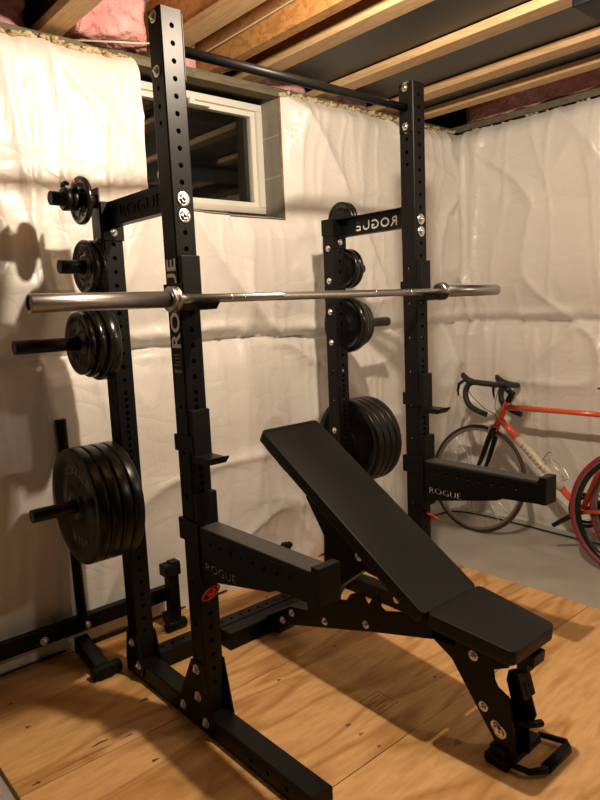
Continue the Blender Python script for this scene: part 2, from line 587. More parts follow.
# window
wy = 1.03
mb = MB()
fx0, fx1, fz0, fz1 = WX0 - .05, WX1, 1.965, 2.525
t = .035
mb.box(fx0, fx1, wy, wy + .08, fz0, fz0 + t, 0, .004); mb.box(fx0, fx1, wy, wy + .08, fz1 - t, fz1, 0, .004)
mb.box(fx0, fx0 + t, wy, wy + .08, fz0 + t, fz1 - t, 0, .002); mb.box(fx1 - t, fx1, wy, wy + .08, fz0 + t, fz1 - t, 0, .002)
win = struct('window_1', mb, WFRAME)
rust = MB().box(WX1 - .003, WX1 + .006, .880, .888, WZ0 - .01, 2.545)
struct('trim_5', rust, mat('rusty_wood_edge', (.30, .15, .06), .8, vary=(30, (.42, .26, .13))))
mb = MB()
ix0, ix1, iz0, iz1 = fx0 + t - .002, fx1 - t + .002, fz0 + t - .002, fz1 - t + .002
t2 = .028
for b4 in ((ix0, ix1, iz0, iz0 + t2), (ix0, ix1, iz1 - t2, iz1), (ix0, ix0 + t2, iz0 + t2, iz1 - t2), (ix1 - t2, ix1, iz0 + t2, iz1 - t2)):
    mb.box(b4[0], b4[1], wy + .02, wy + .06, b4[2], b4[3], 0, .003)
obj('window_sash', mb, WFRAME, win)
obj('window_pane', MB().box(ix0 + .02, ix1 - .02, wy + .036, wy + .042, iz0 + .02, iz1 - .02), GLASS, win)
lt = MB().box(.12, .24, wy - .012, wy + .004, 2.463, 2.475, 0, .002).box(.12, .15, wy - .014, wy + .004, 2.472, 2.492, 0, .002)
obj('window_latch', lt, WFRAME, win)
struct('window_well', MB().box(-.6, 1.0, 1.5, 1.52, 1.7, 2.8).box(-.6, -.58, 1.15, 1.5, 1.7, 2.8).box(.98, 1, 1.15, 1.5, 1.7, 2.8).box(-.6, 1, 1.15, 1.5, 2.78, 2.8).box(-.6, 1, 1.21, 1.5, 1.7, 1.72), DEEP)

# sill plate, rim joist
struct('trim_1', MB().box(-5, 2.3, .93, 1.2, 2.555, 2.595, 0, .003), PLATEW)
struct('trim_2', MB().box(2.10, 2.35, -6, .93, 2.555, 2.595, 0, .003), PLATEW)
struct('trim_3', MB().box(-5, 2.35, 1.12, 1.16, 2.595, 2.90).box(2.2, 2.24, -6, 1.12, 2.595, 2.90), DECK)
struct('trim_4', MB().box(-.25, .58, .87, .95, 2.528, 2.556, 0, .003), PLATEW)
struct('ceiling', MB().box(-5, 2.35, -6, 1.2, 2.885, 2.92), DECK)

# fuzzy cut edge of the insulation along the top of the film
def fuzz(p0, p1, n, seed):
    mb = MB(); rnd = random.Random(seed)
    p0 = Vector(p0); p1 = Vector(p1)
    for i in range(n):
        t = (i + rnd.random()) / n
        c = p0.lerp(p1, t) + Vector((rnd.uniform(-.015, .015), rnd.uniform(-.02, .02), rnd.uniform(-.006, .012)))
        sxx = rnd.uniform(.8, 2.4); szz = rnd.uniform(.6, 1.3)
        bm = bmesh.new()
        bmesh.ops.create_icosphere(bm, subdivisions=2, radius=rnd.uniform(.005, .011))
        for v in bm.verts:
            v.co = c + Vector((v.co.x * sxx, v.co.y * 1.3, v.co.z * szz)) * (1 + 1.1 * nz(v.co.x * 90 + i, v.co.y * 90, v.co.z * 90))
        bm.verts.index_update()
        mb.add([v.co.copy() for v in bm.verts], [[v.index for v in f.verts] for f in bm.faces], 0, True)
        bm.free()
    return mb
f1 = fuzz((-3.1, .885, 2.54), (WX0, .885, 2.54), 620, 1); merge(f1, fuzz((WX1, .885, 2.545), (2.05, .885, 2.545), 300, 2)); merge(f1, fuzz((2.12, .85, 2.54), (2.12, -2, 2.54), 60, 3))
fz = obj('insulation_edge', f1, FOAM)
tag(fz, 'yellowish fuzzy fibreglass edge showing above the white wall film', 'insulation', kind='stuff')

# ------------------------------------------------------------------ ceiling joists (run front to back)
JZ = 2.597
joists = [(-2.55, -2.45, 0), (-2.06, -1.96, 0), (-1.57, -1.47, 0), (-1.08, -.98, 0), (-.625, -.53, 0), (-.14, -.045, 1), (.375, .475, 1), (.875, .975, 2), (1.365, 1.47, 2), (1.70, 1.79, 2)]
desc = {-.625: 'pale pine ceiling joist at upper left beside the pink insulation', -.14: 'wide pine ceiling joist starting above the tall front left upright',
        .375: 'pale pine flanged ceiling joist above the middle of the pull-up bar', .875: 'pine joist flange below dark grey web, nearest the dark ceiling duct',
        1.365: 'second pine joist flange from the right wall, over dark grey facing', 1.70: 'narrow pine joist flange closest to the right wall'}
YE = 1.11
for (a, b, k) in joists:
    c = (a + b) / 2
    lab = desc.get(a)
    if lab:
        r = thing('ceiling_joist', lab, 'joist', (c, -2, JZ), 'ceiling joists')
    else:
        r = thing('ceiling_joist', 'pine ceiling joist off to the left of the rack', 'joist', (c, -2, JZ), 'ceiling joists')
    obj('lower_flange', MB().box(a, b, -5.9, YE, JZ, JZ + .038, 0, .002), PINE, r)
    web = [DECK, OSB, DARKWEB][k]
    obj('web', MB().box(c - .006, c + .006, -5.9, YE, JZ + .036, 2.85), web, r)
    obj('upper_flange', MB().box(a, b, -5.9, YE, 2.847, 2.885), PINE, r)
tobj('ceiling_beam', MB().box(.185, .245, -5.9, YE, JZ, 2.884, 0, .002), OSB, 'orange stained solid ceiling beam above the left half of the pull-up bar', 'beam', (.215, -2, JZ))
# dark foil-faced duct crossing under the joists, upper right
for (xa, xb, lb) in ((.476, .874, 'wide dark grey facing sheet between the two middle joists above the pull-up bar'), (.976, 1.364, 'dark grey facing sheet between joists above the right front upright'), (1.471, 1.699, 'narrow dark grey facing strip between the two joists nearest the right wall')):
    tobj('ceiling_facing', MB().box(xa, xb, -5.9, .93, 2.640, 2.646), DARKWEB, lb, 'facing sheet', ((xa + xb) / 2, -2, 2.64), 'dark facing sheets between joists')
dk = thing('ceiling_duct', 'dark grey duct crossing under the joists at the top right', 'duct', (1.5, -.7, 2.50))
obj('duct_body', MB().box(.9, 2.05, -.95, -.50, 2.562, 2.596, 0, .01), DUCT, dk)
obj('duct_seam', MB().box(1.3, 1.33, -.953, -.497, 2.559, 2.592), DUCT, dk)

def batt(x0, x1, y0, y1, z0, z1, seed, bulge=.05):
    mb = MB(); bm = bmesh.new()
    bmesh.ops.create_cube(bm, size=1)
    bmesh.ops.subdivide_edges(bm, edges=list(bm.edges), cuts=14, use_grid_fill=True)
    for v in bm.verts:
        p = v.co
        q = Vector((x0 + (p.x + .5) * (x1 - x0), y0 + (p.y + .5) * (y1 - y0), z0 + (p.z + .5) * (z1 - z0)))
        k = 1 - max(abs(p.x), abs(p.z)) ** 4 * 8
        q.y -= bulge * max(0, k) * (1 if p.y < 0 else 0)
        q += Vector((nz(q.x * 14, q.y * 14, q.z * 14 + seed), nz(q.x * 14 + 9, q.y * 14, q.z * 14 + seed) * 1.6, nz(q.x * 14, q.y * 14 + 9, q.z * 14 + seed))) * .02
        v.co = q
    bm.verts.index_update()
    mb.add([v.co.copy() for v in bm.verts], [[v.index for v in f.verts] for f in bm.faces], 0, True)
    bm.free()
    return mb
batts = [(-1.40, -1.14, 'pink insulation batt tucked at the far left of the rim'),
         (-.92, -.66, 'shadowed pink insulation batt left of the pale joist'),
         (-.50, -.17, 'bright pink fibreglass batt bulging beside the pale pine joist'),
         (-.02, .15, 'pink insulation batt just above the left part of the window'),
         (.50, .85, 'dull pink insulation batt above the right end of the window'),
         (1.0, 1.34, 'dark pink insulation batt behind the right front upright'),
         (1.49, 1.68, 'pink insulation batt between the two last ceiling joists')]
for i, (a, b, lab) in enumerate(batts):
    m = batt(a, b, (.93 if i == 2 else 1.0), 1.1, 2.61, 2.86, i * 3.1, .09 if i == 2 else .03)
    tobj('insulation_batt', m, PINK, lab, 'insulation', ((a + b) / 2, 1.1, 2.61), 'pink insulation batts in the joist bays')
for i, (a, b, lab) in enumerate([(-.35, .82, 'long pink insulation batt above the top of the right wall')]):
    m = batt(2.13, 2.19, a, b, 2.61, 2.86, 50, 0)
    tobj('insulation_batt', m, PINK, lab, 'insulation', (2.16, (a + b) / 2, 2.61), 'pink insulation batts in the joist bays')
tobj('blocking', MB().box(2.10, 2.19, -.75, -.40, 2.60, 2.87, 0, .003), PLATEW, 'brown wood block at the rim above the right wall', 'wood block', (2.14, -.57, 2.60))

# wires under the joists
def wire(name, pts, r, m, lab, cat):
    P = []
    pts = [Vector(p) for p in pts]
    for i in range(len(pts) - 1):
        p0 = pts[max(0, i - 1)]; p1 = pts[i]; p2 = pts[i + 1]; p3 = pts[min(len(pts) - 1, i + 2)]
        for k in range(8):
            t = k / 8
            P.append(.5 * ((2 * p1) + (p2 - p0) * t + (2 * p0 - 5 * p1 + 4 * p2 - p3) * t * t + (3 * p1 - p0 - 3 * p2 + p3) * t ** 3))
    P.append(pts[-1])
    return tobj(name, MB().tube(P, r, 8), m, lab, cat, P[0])
wire('wire', [(-1.4, .80, 2.66), (-1.0, .78, 2.64), (-.70, .80, 2.66), (-.63, .8, 2.70)], .004, CABLEW, 'pale thin wire sagging at the upper left corner', 'wire')
wire('wire', [(-.50, .97, 2.60), (-.35, .84, 2.585), (-.18, .82, 2.61), (.0, .75, 2.66), (.1, .60, 2.72)], .004, CABLEW, 'cream wire drooping in front of the pink insulation', 'wire')
wire('wire', [(.14, .95, 2.66), (.165, .5, 2.68), (.165, .0, 2.69), (.165, -.6, 2.70), (.165, -1.5, 2.69)], .004, CABLEW, 'cream wire stapled along the orange ceiling beam', 'wire')
wire('wire', [(.25, .93, 2.60), (.31, .90, 2.63), (.33, .86, 2.70), (.335, .82, 2.78)], .0035, CABLEW, 'short wire dropping to the top of the window', 'wire')

# plywood sheets
KNOT = mat('dark_wood_knot', (.11, .038, .012), .7, vary=(60, (.20, .08, .03)))
KNOTL = mat('brown_wood_streak', (.36, .17, .06), .65, vary=(40, (.26, .11, .035)))
def sheet(x0, x1, y0, y1, lab, knots):
    o = tobj('plywood_sheet', MB().box(x0, x1, y0, y1, FZ, 0, 0, .0012), PLY, lab, 'plywood', (x0, y0, FZ), 'plywood floor sheets')
    rk = random.Random(int(y0 * 100))
    for (kx, ky, ka, kb, kd) in knots:
        pts = []
        n = 18
        ph = rk.random() * 6
        for k in range(n):
            a = 2 * PI * k / n
            w = 1 + .25 * math.sin(3 * a + ph) + .15 * math.sin(5 * a + ph * 2)
            pts.append((kx + ka * w * math.cos(a), ky + kb * w * math.sin(a)))
        obj('wood_knot', MB().prism(pts, 'z', -.0005, .0003), KNOT if kd else KNOTL, o)
    return o
sheet(-1.212, 1.205, .1735, .935, 'rear plywood sheet on the concrete, along the window wall', [(-.918, .240, .030, .005, 1), (-.83, .207, .022, .003, 1), (-1.069, .71, .009, .006, 1), (-1.069, .513, .009, .007, 1), (-.685, .36, .020, .009, 1), (-1.151, .196, .014, .006, 1), (-1.0, .206, .12, .004, 0), (.9, .55, .01, .007, 1), (.2, .72, .008, .006, 1)])
sheet(-1.212, 1.205, -.474, .1705, 'middle plywood sheet under the front of the rack', [(-.824, .025, .013, .006, 1), (-.234, .095, .008, .006, 1), (-.242, -.297, .010, .007, 1), (-.245, -.362, .011, .005, 0), (-.248, -.448, .008, .005, 1), (.213, -.328, .007, .006, 1), (.105, .124, .009, .007, 1), (1.05, -.1, .012, .007, 0), (.98, .08, .010, .006, 0)])
sheet(-1.212, 1.205, -1.70, -.477, 'front plywood sheet under the foot of the bench', [(-.05, -.62, .016, .012, 0), (.55, -.9, .012, .008, 1), (-.4, -1.0, .012, .008, 1)])
# lumber stamp on the sheet
mb = MB()
sx0, sx1, sy0, sy1 = -.118, -.015, -.335, -.232
w = .0022
for b4 in ((sx0, sx1, sy0, sy0 + w), (sx0, sx1, sy1 - w, sy1), (sx0, sx0 + w, sy0, sy1), (sx1 - w, sx1, sy0, sy1)):
    mb.box(b4[0], b4[1], b4[2], b4[3], 0.0001, .0005)
for i, (a, b) in enumerate(((.012, .06), (.02, .085), (.015, .05), (.03, .09))):
    mb.box(sx0 + a, sx0 + b, sy0 + .02 + i * .02, sy0 + .024 + i * .02, .0001, .0005)
tobj('grade_stamp', mb, mat('stamp_ink', (.12, .06, .03), .8), 'faint brown square grade stamp inked on the plywood', 'stamp', (-.066, -.28, 0))

# black cable along the foot of the walls
wire('floor_cable', [(-3.5, .925, -.008), (-1.0, .93, .012), (-.5, .92, .010), (.2, .925, .010), (.9, .92, .010), (1.25, .91, .004), (1.85, .90, -.008), (2.03, .80, -.01), (2.05, .35, -.01), (2.04, .05, -.01), (2.05, -1.0, -.01), (2.05, -3, -.01)], .0055, CABLE,
     'black cable lying along the foot of the film-covered walls', 'cable')

# ================================================================== BOLT PROTOTYPES
def bolt_mb(axis, s=1.0):
    """washer + hex head, base on the surface, pointing along axis"""
    mb = MB()
    mb.lathe([(.0085 * s, 0), (.0185 * s, 0), (.0185 * s, .0022), (.0175 * s, .003), (.0085 * s, .003), (.0085 * s, 0)], (0, 0, 0), axis, 24)
    mb.lathe([(.0118 * s, .003), (.0118 * s, .0085), (.010 * s, .0095), (0, .0095)], (0, 0, 0), axis, 6, 0, False)
    mb.lathe([(.0060 * s, .0095), (.0060 * s, .0125), (.0045 * s, .0135), (0, .0135)], (0, 0, 0), axis, 12)
    return mb
_b = {}
def bolt(loc, axis, parent, s=1.0):
    key = (axis, s)
    loc = Vector(loc) - root_loc(parent)
    if key not in _b:
        o = obj('bolt', bolt_mb(axis, s), ZINC, parent, local=True)
        _b[key] = o
    else:
        o = _b[key].copy(); COL.objects.link(o); o.parent = parent
    o.location = loc
    return o

# ================================================================== POWER RACK
W, D, H = .589, .50, .0381
HT, HR = 2.3715, 1.872
X, Y, Z = Vector((1, 0, 0)), Vector((0, 1, 0)), Vector((0, 0, 1))
rack = thing('power_rack', 'tall black steel half rack of punched square uprights standing on the plywood', 'power rack', (0, .25, 0))
S2 = .0508
def holes_front(top):
    hs = []
    z = top - S2
    while z > .16:
        hs.append(z)
        z -= S2 if (z > 1.215 or z < .66) else S2 / 2
    return hs
def holes_side(top):
    hs = [top - .0225, top - .0735 - .104, top - .2275, top - .28, top - .33]
    z = 1.609 if top > 2 else 1.738
    while z > .2:
        hs.append(z); z -= .151
    return hs
for sx in (-1, 1):
    mb = MB().holed_tube((sx * W, H, 0), X, Y, Z, .0762, .0762, .0762, HT, holes_front(HT), holes_side(HT))
    up = obj('upright', mb, BLACK, rack)
    mb = MB().holed_tube((sx * W, D + H, 0), X, Y, Z, .0762, .0762, .0762, HR, holes_front(HR - .098), [1.738, 1.582, 1.431, 1.28, 1.133, .985, .835, .68, .53, .38])
    up2 = obj('upright', mb, BLACK, rack)
    # base tube lying front to back
    hs = [-.54 + .06 + .1 * i for i in range(4)]
    mb = MB().holed_tube((sx * W, 0, .0381), X, Z, Y, .0762, .0762, -.54, D + .11, (), [-.42, -.33, -.24])
    obj('base_tube', mb, BLACK, rack)
    # gusset plates on both sides of the front foot
    for s2 in (-1, 1):
        xo = sx * W + s2 * (H + .0002)
        poly = [(-.0, .262), (.0762, .262), (.185, .062), (.165, .018), (-.02, .018), (-.045, .062)]
        obj('gusset_plate', MB().prism(poly, 'x', xo, xo + s2 * .006), BLACK, rack)
        poly = [(D + .0, .19), (D + .0762, .19), (D + .1, .05), (D + .08, .02), (D - .03, .02), (D - .045, .06)]
        obj('gusset_plate', MB().prism(poly, 'x', xo, xo + s2 * .006), BLACK, rack)
    xb = sx * W - H - .0062
    for (yy, zz) in ((.074 - .03, .235), (.044, .133), (.15, .055), (.004, .052), (D - .01, .07), (D + .035, .15)):
        bolt((xb, yy, zz), (-1, 0, 0), rack)
    # side beam joining front and rear uprights
    xs = sx * .604
    beam = obj('side_beam', MB().box(xs - .002, xs + .002, .0762, D + .0762, 1.79, 1.868), BLACK, rack)
    if sx > 0:
        ct = text_mb('ROGUE', .040, (xs - .02, .140, 1.808), (0, 1, 0), (0, 0, 1), .05, 1.22, spacing=1.16, boldness=.04)
    else:
        ct = text_mb('ROGUE', .042, (xs + .02, .40, 1.806), (0, -1, 0), (0, 0, 1), .05, 1.45, spacing=1.06)
    ct = obj('cutter', ct, BLACK)
    # move the child to world space for the cut
    beam.parent = None
    off = root_loc(rack)
    beam.location = off
    boolean_cut(beam, ct)
    beam.location = (0, 0, 0); beam.parent = rack
    if sx < 0:
        obj('beam_backing', MB().box(xs + .0021, xs + .006, .0762, D, 1.79, 1.868), BLACK, rack)
    # flanges and mounting plates of the side beam
    obj('beam_flange', MB().box(xs, sx * .566, .0762, D, 1.785, 1.790).box(xs, sx * .566, .0762, D, 1.868, 1.873), BLACK, rack)
    obj('beam_mount', MB().box(sx * W - H - .004, sx * W + H + .004, D - .006, D - .0005, 1.735, 1.875, 0, .002)
        .box(sx * (W - H) - sx * .006, sx * (W - H) - sx * .0005, D - .006, D + .0762, 1.80, 1.876, 0, .002), BLACK, rack)
    obj('beam_mount', MB().box(sx * W - .030, sx * W + .030, .0765, .083, 1.73, 1.875, 0, .002), BLACK, rack)
    bolt((sx * W, D - .0062, 1.765), (0, -1, 0), rack, .8)
    for z in (HT - .0508 * 11, HT - .0508 * 12):
        bolt((sx * W, -.0002, z), (0, -1, 0), rack, 1.22)
    for z in ((1.738, 1.50) if sx < 0 else (1.738, 1.582, 1.431, 1.28, .835)):
        bolt((sx * W - H - .0002, D + H, z), (-1, 0, 0), rack, .8)
    for z in (2.349, 2.194):
        bolt((sx * W - H - .0002, H, z), (-1, 0, 0), rack, 1.0 if sx < 0 else 1.45)
    if sx < 0:
        for z in (2.349, 2.194):
            bolt((sx * W + H + .0002, H, z), (1, 0, 0), rack, .8)
        for z in (1.66, 1.50, 1.35, .95, .80):
            bolt((sx * W + H + .0002, D + H, z), (1, 0, 0), rack, .6)
    # pull-up bar end flange
    obj('bar_flange', MB().box(sx * (W - H) - sx * .006, sx * (W - H) - sx * .0003, .004, .072, 2.17, 2.365, 0, .002), BLACK, rack)
obj('pull_up_bar', MB().cyl((-W + H + .004, H, 2.27), (W - H - .004, H, 2.27), .0165, 24), BLACK, rack)
# rear crossmember on the floor
mb = MB().holed_tube((0, D + H, .0381), Y, Z, X, .0762, .0762, -W + H + .001, W - H - .001, [-.5 + .0508 * i for i in range(20)], ())
obj('crossmember', mb, BLACK, rack)
for x in (-.535, .535):
    bolt((x, D + .02, .0763), (0, 0, 1), rack, .7)

# vertical lettering on the outer face of the front left upright
xl = -W - H - .0004
obj('letter_decal', text_mb('ROGUE', .052, (xl + .0005, H - .0265, 1.345), (0, 0, 1), (0, 1, 0), .0007, 1.13, spacing=1.02, boldness=.03), DECAL, rack)
mb = MB()
for i in range(4):
    mb.box(xl - .0006, xl, .016 + .004 * (i % 2), .058 - .006 * (i % 3), 1.324 - i * .011, 1.328 - i * .011)
mb.box(xl - .0006, xl, .014, .060, 1.268, 1.278)
obj('spec_label', mb, GREYL, rack)

# weight pegs (children of the rack): row height, outer reach
rows = [(1.88, .170), (1.642, .160), (1.365, .345), (.76, .345)]
for sx in (-1, 1):
    x0 = sx * (W + H)
    for i, (z, ln) in enumerate(rows):
        mb = MB()
        mb.box(x0 + sx * .0004, x0 + sx * .0075, D + .003, D + .073, z - (.14 if i == 0 else .045), z + .045, 0, .002)
        mb.cyl((x0 + sx * .006, D + H, z), (x0 + sx * ln, D + H, z), .0245, 28)
        obj('weight_peg', mb, BLACK2, rack)

# ------------------------------------------------------------------ weight plates
def plate_mb(R, t, kind):
    """disc along x centred on origin: outer face at -t/2 (the -X side)"""
    mb = MB()
    h = t / 2
    rb = .0255
    if kind == 'big':
        prof = [(rb, -h), (.052, -h), (.058, -h + .008), (.06, -h + .013), (R * .78, -h + .013), (R * .82, -h + .002), (R * .86, -h), (R - .006, -h), (R - .001, -h + .004),
                (R, -h + .008), (R, h - .008), (R - .001, h - .004), (R - .006, h), (R * .86, h), (R * .83, h - .001), (R * .80, h - .008), (.06, h - .008), (.056, h - .006), (.052, h), (rb, h)]
    else:
        prof = [(rb, -h), (.042, -h), (.046, -h + t * .25), (R * .80, -h + t * .25), (R * .84, -h), (R - .004, -h), (R, -h + .004), (R, h - .004), (R - .004, h), (R * .84, h),
                (R * .80, h - t * .25), (.046, h - t * .25), (.042, h), (rb, h)]
    mb.lathe(prof, (0, 0, 0), (1, 0, 0), 72, 0, True, closed=True)
    return mb
def arc_text(txt, rad, size, x, sgn, a0, wide=1.2):
    out = MB()
    n = len(txt)
    step = size * .95 * wide / rad
    for i, ch in enumerate(txt):
        a = a0 + (i - (n - 1) / 2) * step
        # seen from -X: right is -Y, up is Z
        right = Vector((0, -1, 0)) * (1 if sgn < 0 else -1)
        cpos = Vector((x, 0, 0)) + right * math.sin(a) * rad + Z * math.cos(a) * rad
        ex = right * math.cos(a) - Z * math.sin(a)
        ey = right * math.sin(a) + Z * math.cos(a)
        merge(out, text_mb(ch, size, cpos - ey * size * .5, ex, ey, .001, wide, align='CENTER'))
    return out
def make_plate(R, t, kind, text_top, text_bot, label, group):
    r = thing('weight_plate', label, 'weight plate', (0, 0, 0), group)
    obj('plate_body', plate_mb(R, t, kind), RUBBERP if kind == 'big' else IRON, r)
    sz = R * (.15 if kind == 'big' else .17)
    tx = MB()
    for sg in (-1,):
        x = sg * (t / 2 - (.013 if kind == 'big' else t * .25)) + sg * .0008
        merge(tx, arc_text(text_top, R * .63, sz, x, sg, 0))
        merge(tx, arc_text(text_bot, R * .63, sz, x, sg, PI))
    obj('raised_lettering', tx, PLTXT, r)
    return r
def copy_tree(o, parent=None):
    c = o.copy(); COL.objects.link(c); c.parent = parent
    for ch in list(o.children): copy_tree(ch, c)
    return c
protos = {}
def plate(key, spec, x, z, label, group):
    if key not in protos:
        o = make_plate(*spec, label, group); protos[key] = o
    else:
        o = copy_tree(protos[key]); o['label'] = label; o['group'] = group
    o.location = (x, D + H, z - .0008)
    o.rotation_euler = (0, 0, PI if x > 0 else 0)
    return o
BIG = (.221, .0438, 'big', 'ROGUE', '45LB')
gz = -.0012                                   # plates hang on the peg: bore slightly larger
for sx, side in ((-1, 'left'), (1, 'right')):
    x0 = sx * (W + H + .0085)
    order = ['against the upright', 'second out from the upright', 'third out from the upright', 'outermost']
    for k in range(4):
        plate('big', BIG, x0 + sx * (.0225 + .0445 * k), .76, 'large black weight plate on the low %s peg, %s' % (side, order[k]), 'large plates on the low %s peg' % side)
    x = x0
    spec3 = [((.142, .046, 'iron', 'ROGUE', '25LB'), 'r142'), ((.127, .031, 'iron', 'ROGUE', '10LB'), 'r127'), ((.116, .027, 'iron', 'ROGUE', '10LB'), 'r116')]
    names3 = ['largest, against the upright', 'middle of three', 'smallest and outermost']
    for (sp, key), nm in zip(spec3, names3):
        plate(key, sp, x + sx * (sp[1] / 2 + .001), 1.365, 'iron plate on the %s middle peg, %s' % (side, nm), 'iron plates on the %s middle peg' % side)
        x += sx * (sp[1] + .003)
    x = x0
    for nm in ('inner', 'outer'):
        plate('r098', (.098, .026, 'iron', 'ROGUE', '5LB'), x + sx * .0225, 1.642, 'small black iron plate on the second %s peg, %s of two' % (side, nm), 'small plates on the second %s peg' % side)
        x += sx * .029
    x = x0 + (sx * .038 if sx < 0 else 0)
    for nm in (('outer',) if sx < 0 else ('inner', 'outer')):
        plate('r086', (.086, .020, 'iron', 'ROGUE', '2.5'), x + sx * .011, 1.88, ('small change plate between the upright and the clamp collars on the top left peg' if sx < 0 else 'small black change plate on the top right peg, %s of two' % nm), 'change plates on the top %s peg' % side)
        x += sx * .023

# lock-jaw collars on the top left peg
def collar(x, lab, ang):
    r = thing('barbell_collar', lab, 'collar', (x, D + H, 1.88), 'barbell collars on the top left peg')
    mb = MB().lathe([(.0252, -.013), (.036, -.013), (.041, -.009), (.041, .009), (.036, .013), (.0252, .013)], (x, D + H, 1.88), X, 24, closed=True)
    e = Vector((0, math.cos(ang), math.sin(ang))); g = Vector((0, -math.sin(ang), math.cos(ang)))
    obj('collar_ring', mb, BLACK2, r)
    lv = MB()
    c = Vector((x, D + H, 1.88))
    lv.tube([c + e * .047 - g * .012, c + e * .055, c + e * .053 + g * .02, c + e * .042 + g * .038], [.008, .009, .008, .006], 10)
    obj('clamp_lever', lv, BLACK2, r)
    rb = MB().cyl(c + e * .052 - g * .012, c + e * .066 - g * .012, .004, 12)
    obj('lever_pin', rb, REDP, r)
    return r
collar(-.713, 'black clamp collar on the top left peg, pressed against the small plates', 2.0)
collar(-.741, 'black clamp collar with red pin on the top left peg, outer of two', 1.4)

# ------------------------------------------------------------------ J-cups
def jcup(sx, zb, lab, grp):
    """zb = height of the shelf top"""
    x = sx * W
    r = thing('j_cup', lab, 'j-cup', (x, 0, zb), grp)
    obj('front_plate', MB().box(x - .035, x + .034, -.022, -.001, zb - .02, zb + .150, 0, .003), LINER, r)
    obj('outer_bracket', MB().box(x - H - .0055, x - H - .0012, -.022, .084, zb + .01, zb + .065, 0, .001).box(x - H - .0055, x - H + .03, .0775, .084, zb + .01, zb + .065, 0, .001), BLACK, r)
    poly = [(-.02, zb - .022), (-.100, zb - .020), (-.118, zb - .002), (-.120, zb + .007), (-.112, zb + .0), (-.02, zb + .0)]
    obj('hook', MB().prism(poly, 'x', x - .035, x + .034, 0, .002), BLACK, r)
    return r
BZ = 1.503
jcup(-1, BZ - .0145, 'upper black j-cup on the left front upright holding the barbell', 'j-cups holding the barbell')
jcup(1, BZ - .0145, 'upper black j-cup on the right front upright holding the barbell', 'j-cups holding the barbell')
jcup(-1, .998, 'empty lower black j-cup on the left front upright', 'spare j-cups')
jcup(1, .998, 'empty lower black j-cup on the right front upright', 'spare j-cups')

# ------------------------------------------------------------------ safety arms
def spotter(sx, lab):
    x = sx * W
    r = thing('safety_arm', lab, 'safety arm', (x, 0, .6), 'safety arms')
    # main channel of the arm
    poly = [(-.026, .752), (-.57, .752), (-.592, .752), (-.592, .674), (-.42, .664), (-.39, .650), (-.026, .578)]
    prof = MB().prism(poly, 'x', x - H - .002, x + H + .002, 0, .002)
    arm = obj('arm_body', prof, BLACK, r)
    # punched holes
    cut = MB()
    for k in range(8):
        cut.cyl((x - H - .03, -.09 - .056 * k, .718), (x + H + .03, -.09 - .056 * k, .718), .007, 14)
    merge(cut, text_mb('ROGUE', .027, (x - H - .0, -.050, .622), (0, -1, 0), (0, 0, 1), .0035, 1.30, spacing=1.03))
    c = obj('cutter', cut, BLACK)
    arm.parent = None; arm.location = root_loc(r)
    boolean_cut(arm, c)
    arm.location = (0, 0, 0); arm.parent = r
    obj('arm_lettering', text_mb('ROGUE', .027, (x - H + .0006, -.050, .622), (0, -1, 0), (0, 0, 1), .0006, 1.30, spacing=1.03), LETTER, r)
    obj('top_liner', MB().box(x - H + .002, x + H - .002, -.566, -.026, .7525, .763, 0, .002), PADTOP, r)
    obj('end_stop', MB().box(x - H - .003, x + H + .003, -.604, -.574, .672, .780, 0, .003), BLACK, r)
    obj('saddle_plate', MB().box(x - H, x + H, -.028, -.0015, .55, .872, 0, .003), BLACK, r)
    obj('outer_bracket', MB().box(x - H - .008, x - H - .0012, -.026, .09, .70, .775, 0, .002).box(x - H - .008, x - H + .03, .0775, .09, .70, .775, 0, .002), BLACK, r)
    obj('arm_brace', MB().box(x - H - .009, x - H - .0012, -.026, .02, .56, .70, 0, .001), BLACK, r)
    return r
spotter(-1, 'black safety arm projecting from the left front upright, nearest the camera')
spotter(1, 'black safety arm with raised end stop in front of the bicycle wheel')

def red_loop(c, d, lab):
    r = thing('locking_pin', lab, 'pin', c, 'red safety arm pins')
    c = Vector(c); d = Vector(d).normalized()
    n = Vector((-.5, .25, .85)).normalized()
    e = d; g = (n - e * n.dot(e)).normalized()
    pts = []
    for k in range(24):
        a = 2 * PI * k / 24
        pts.append(c + e * (.043 * math.cos(a)) + g * (.013 * math.sin(a)))
    obj('pin_loop', MB().tube(pts, .0036, 8, closed=True), REDP, r)
    obj('pin_head', MB().cyl(c - e * .012, c + e * .018, .0085, 14), REDP, r)
    return r
red_loop((-.607, -.040, .532), (.35, -.62, .68), 'long red loop pin below the left safety arm')
r2 = thing('locking_pin', 'small red pin sticking out below the right safety arm', 'pin', (.59, -.03, .51), 'red safety arm pins')
obj('pin_head', MB().cyl((.585, -.002, .514), (.583, -.045, .505), .0085, 14, r2=.0075), REDP, r2)
obj('pin_tip', MB().cyl((.583, -.045, .505), (.58, -.085, .495), .005, 12, r2=.002), REDP, r2)

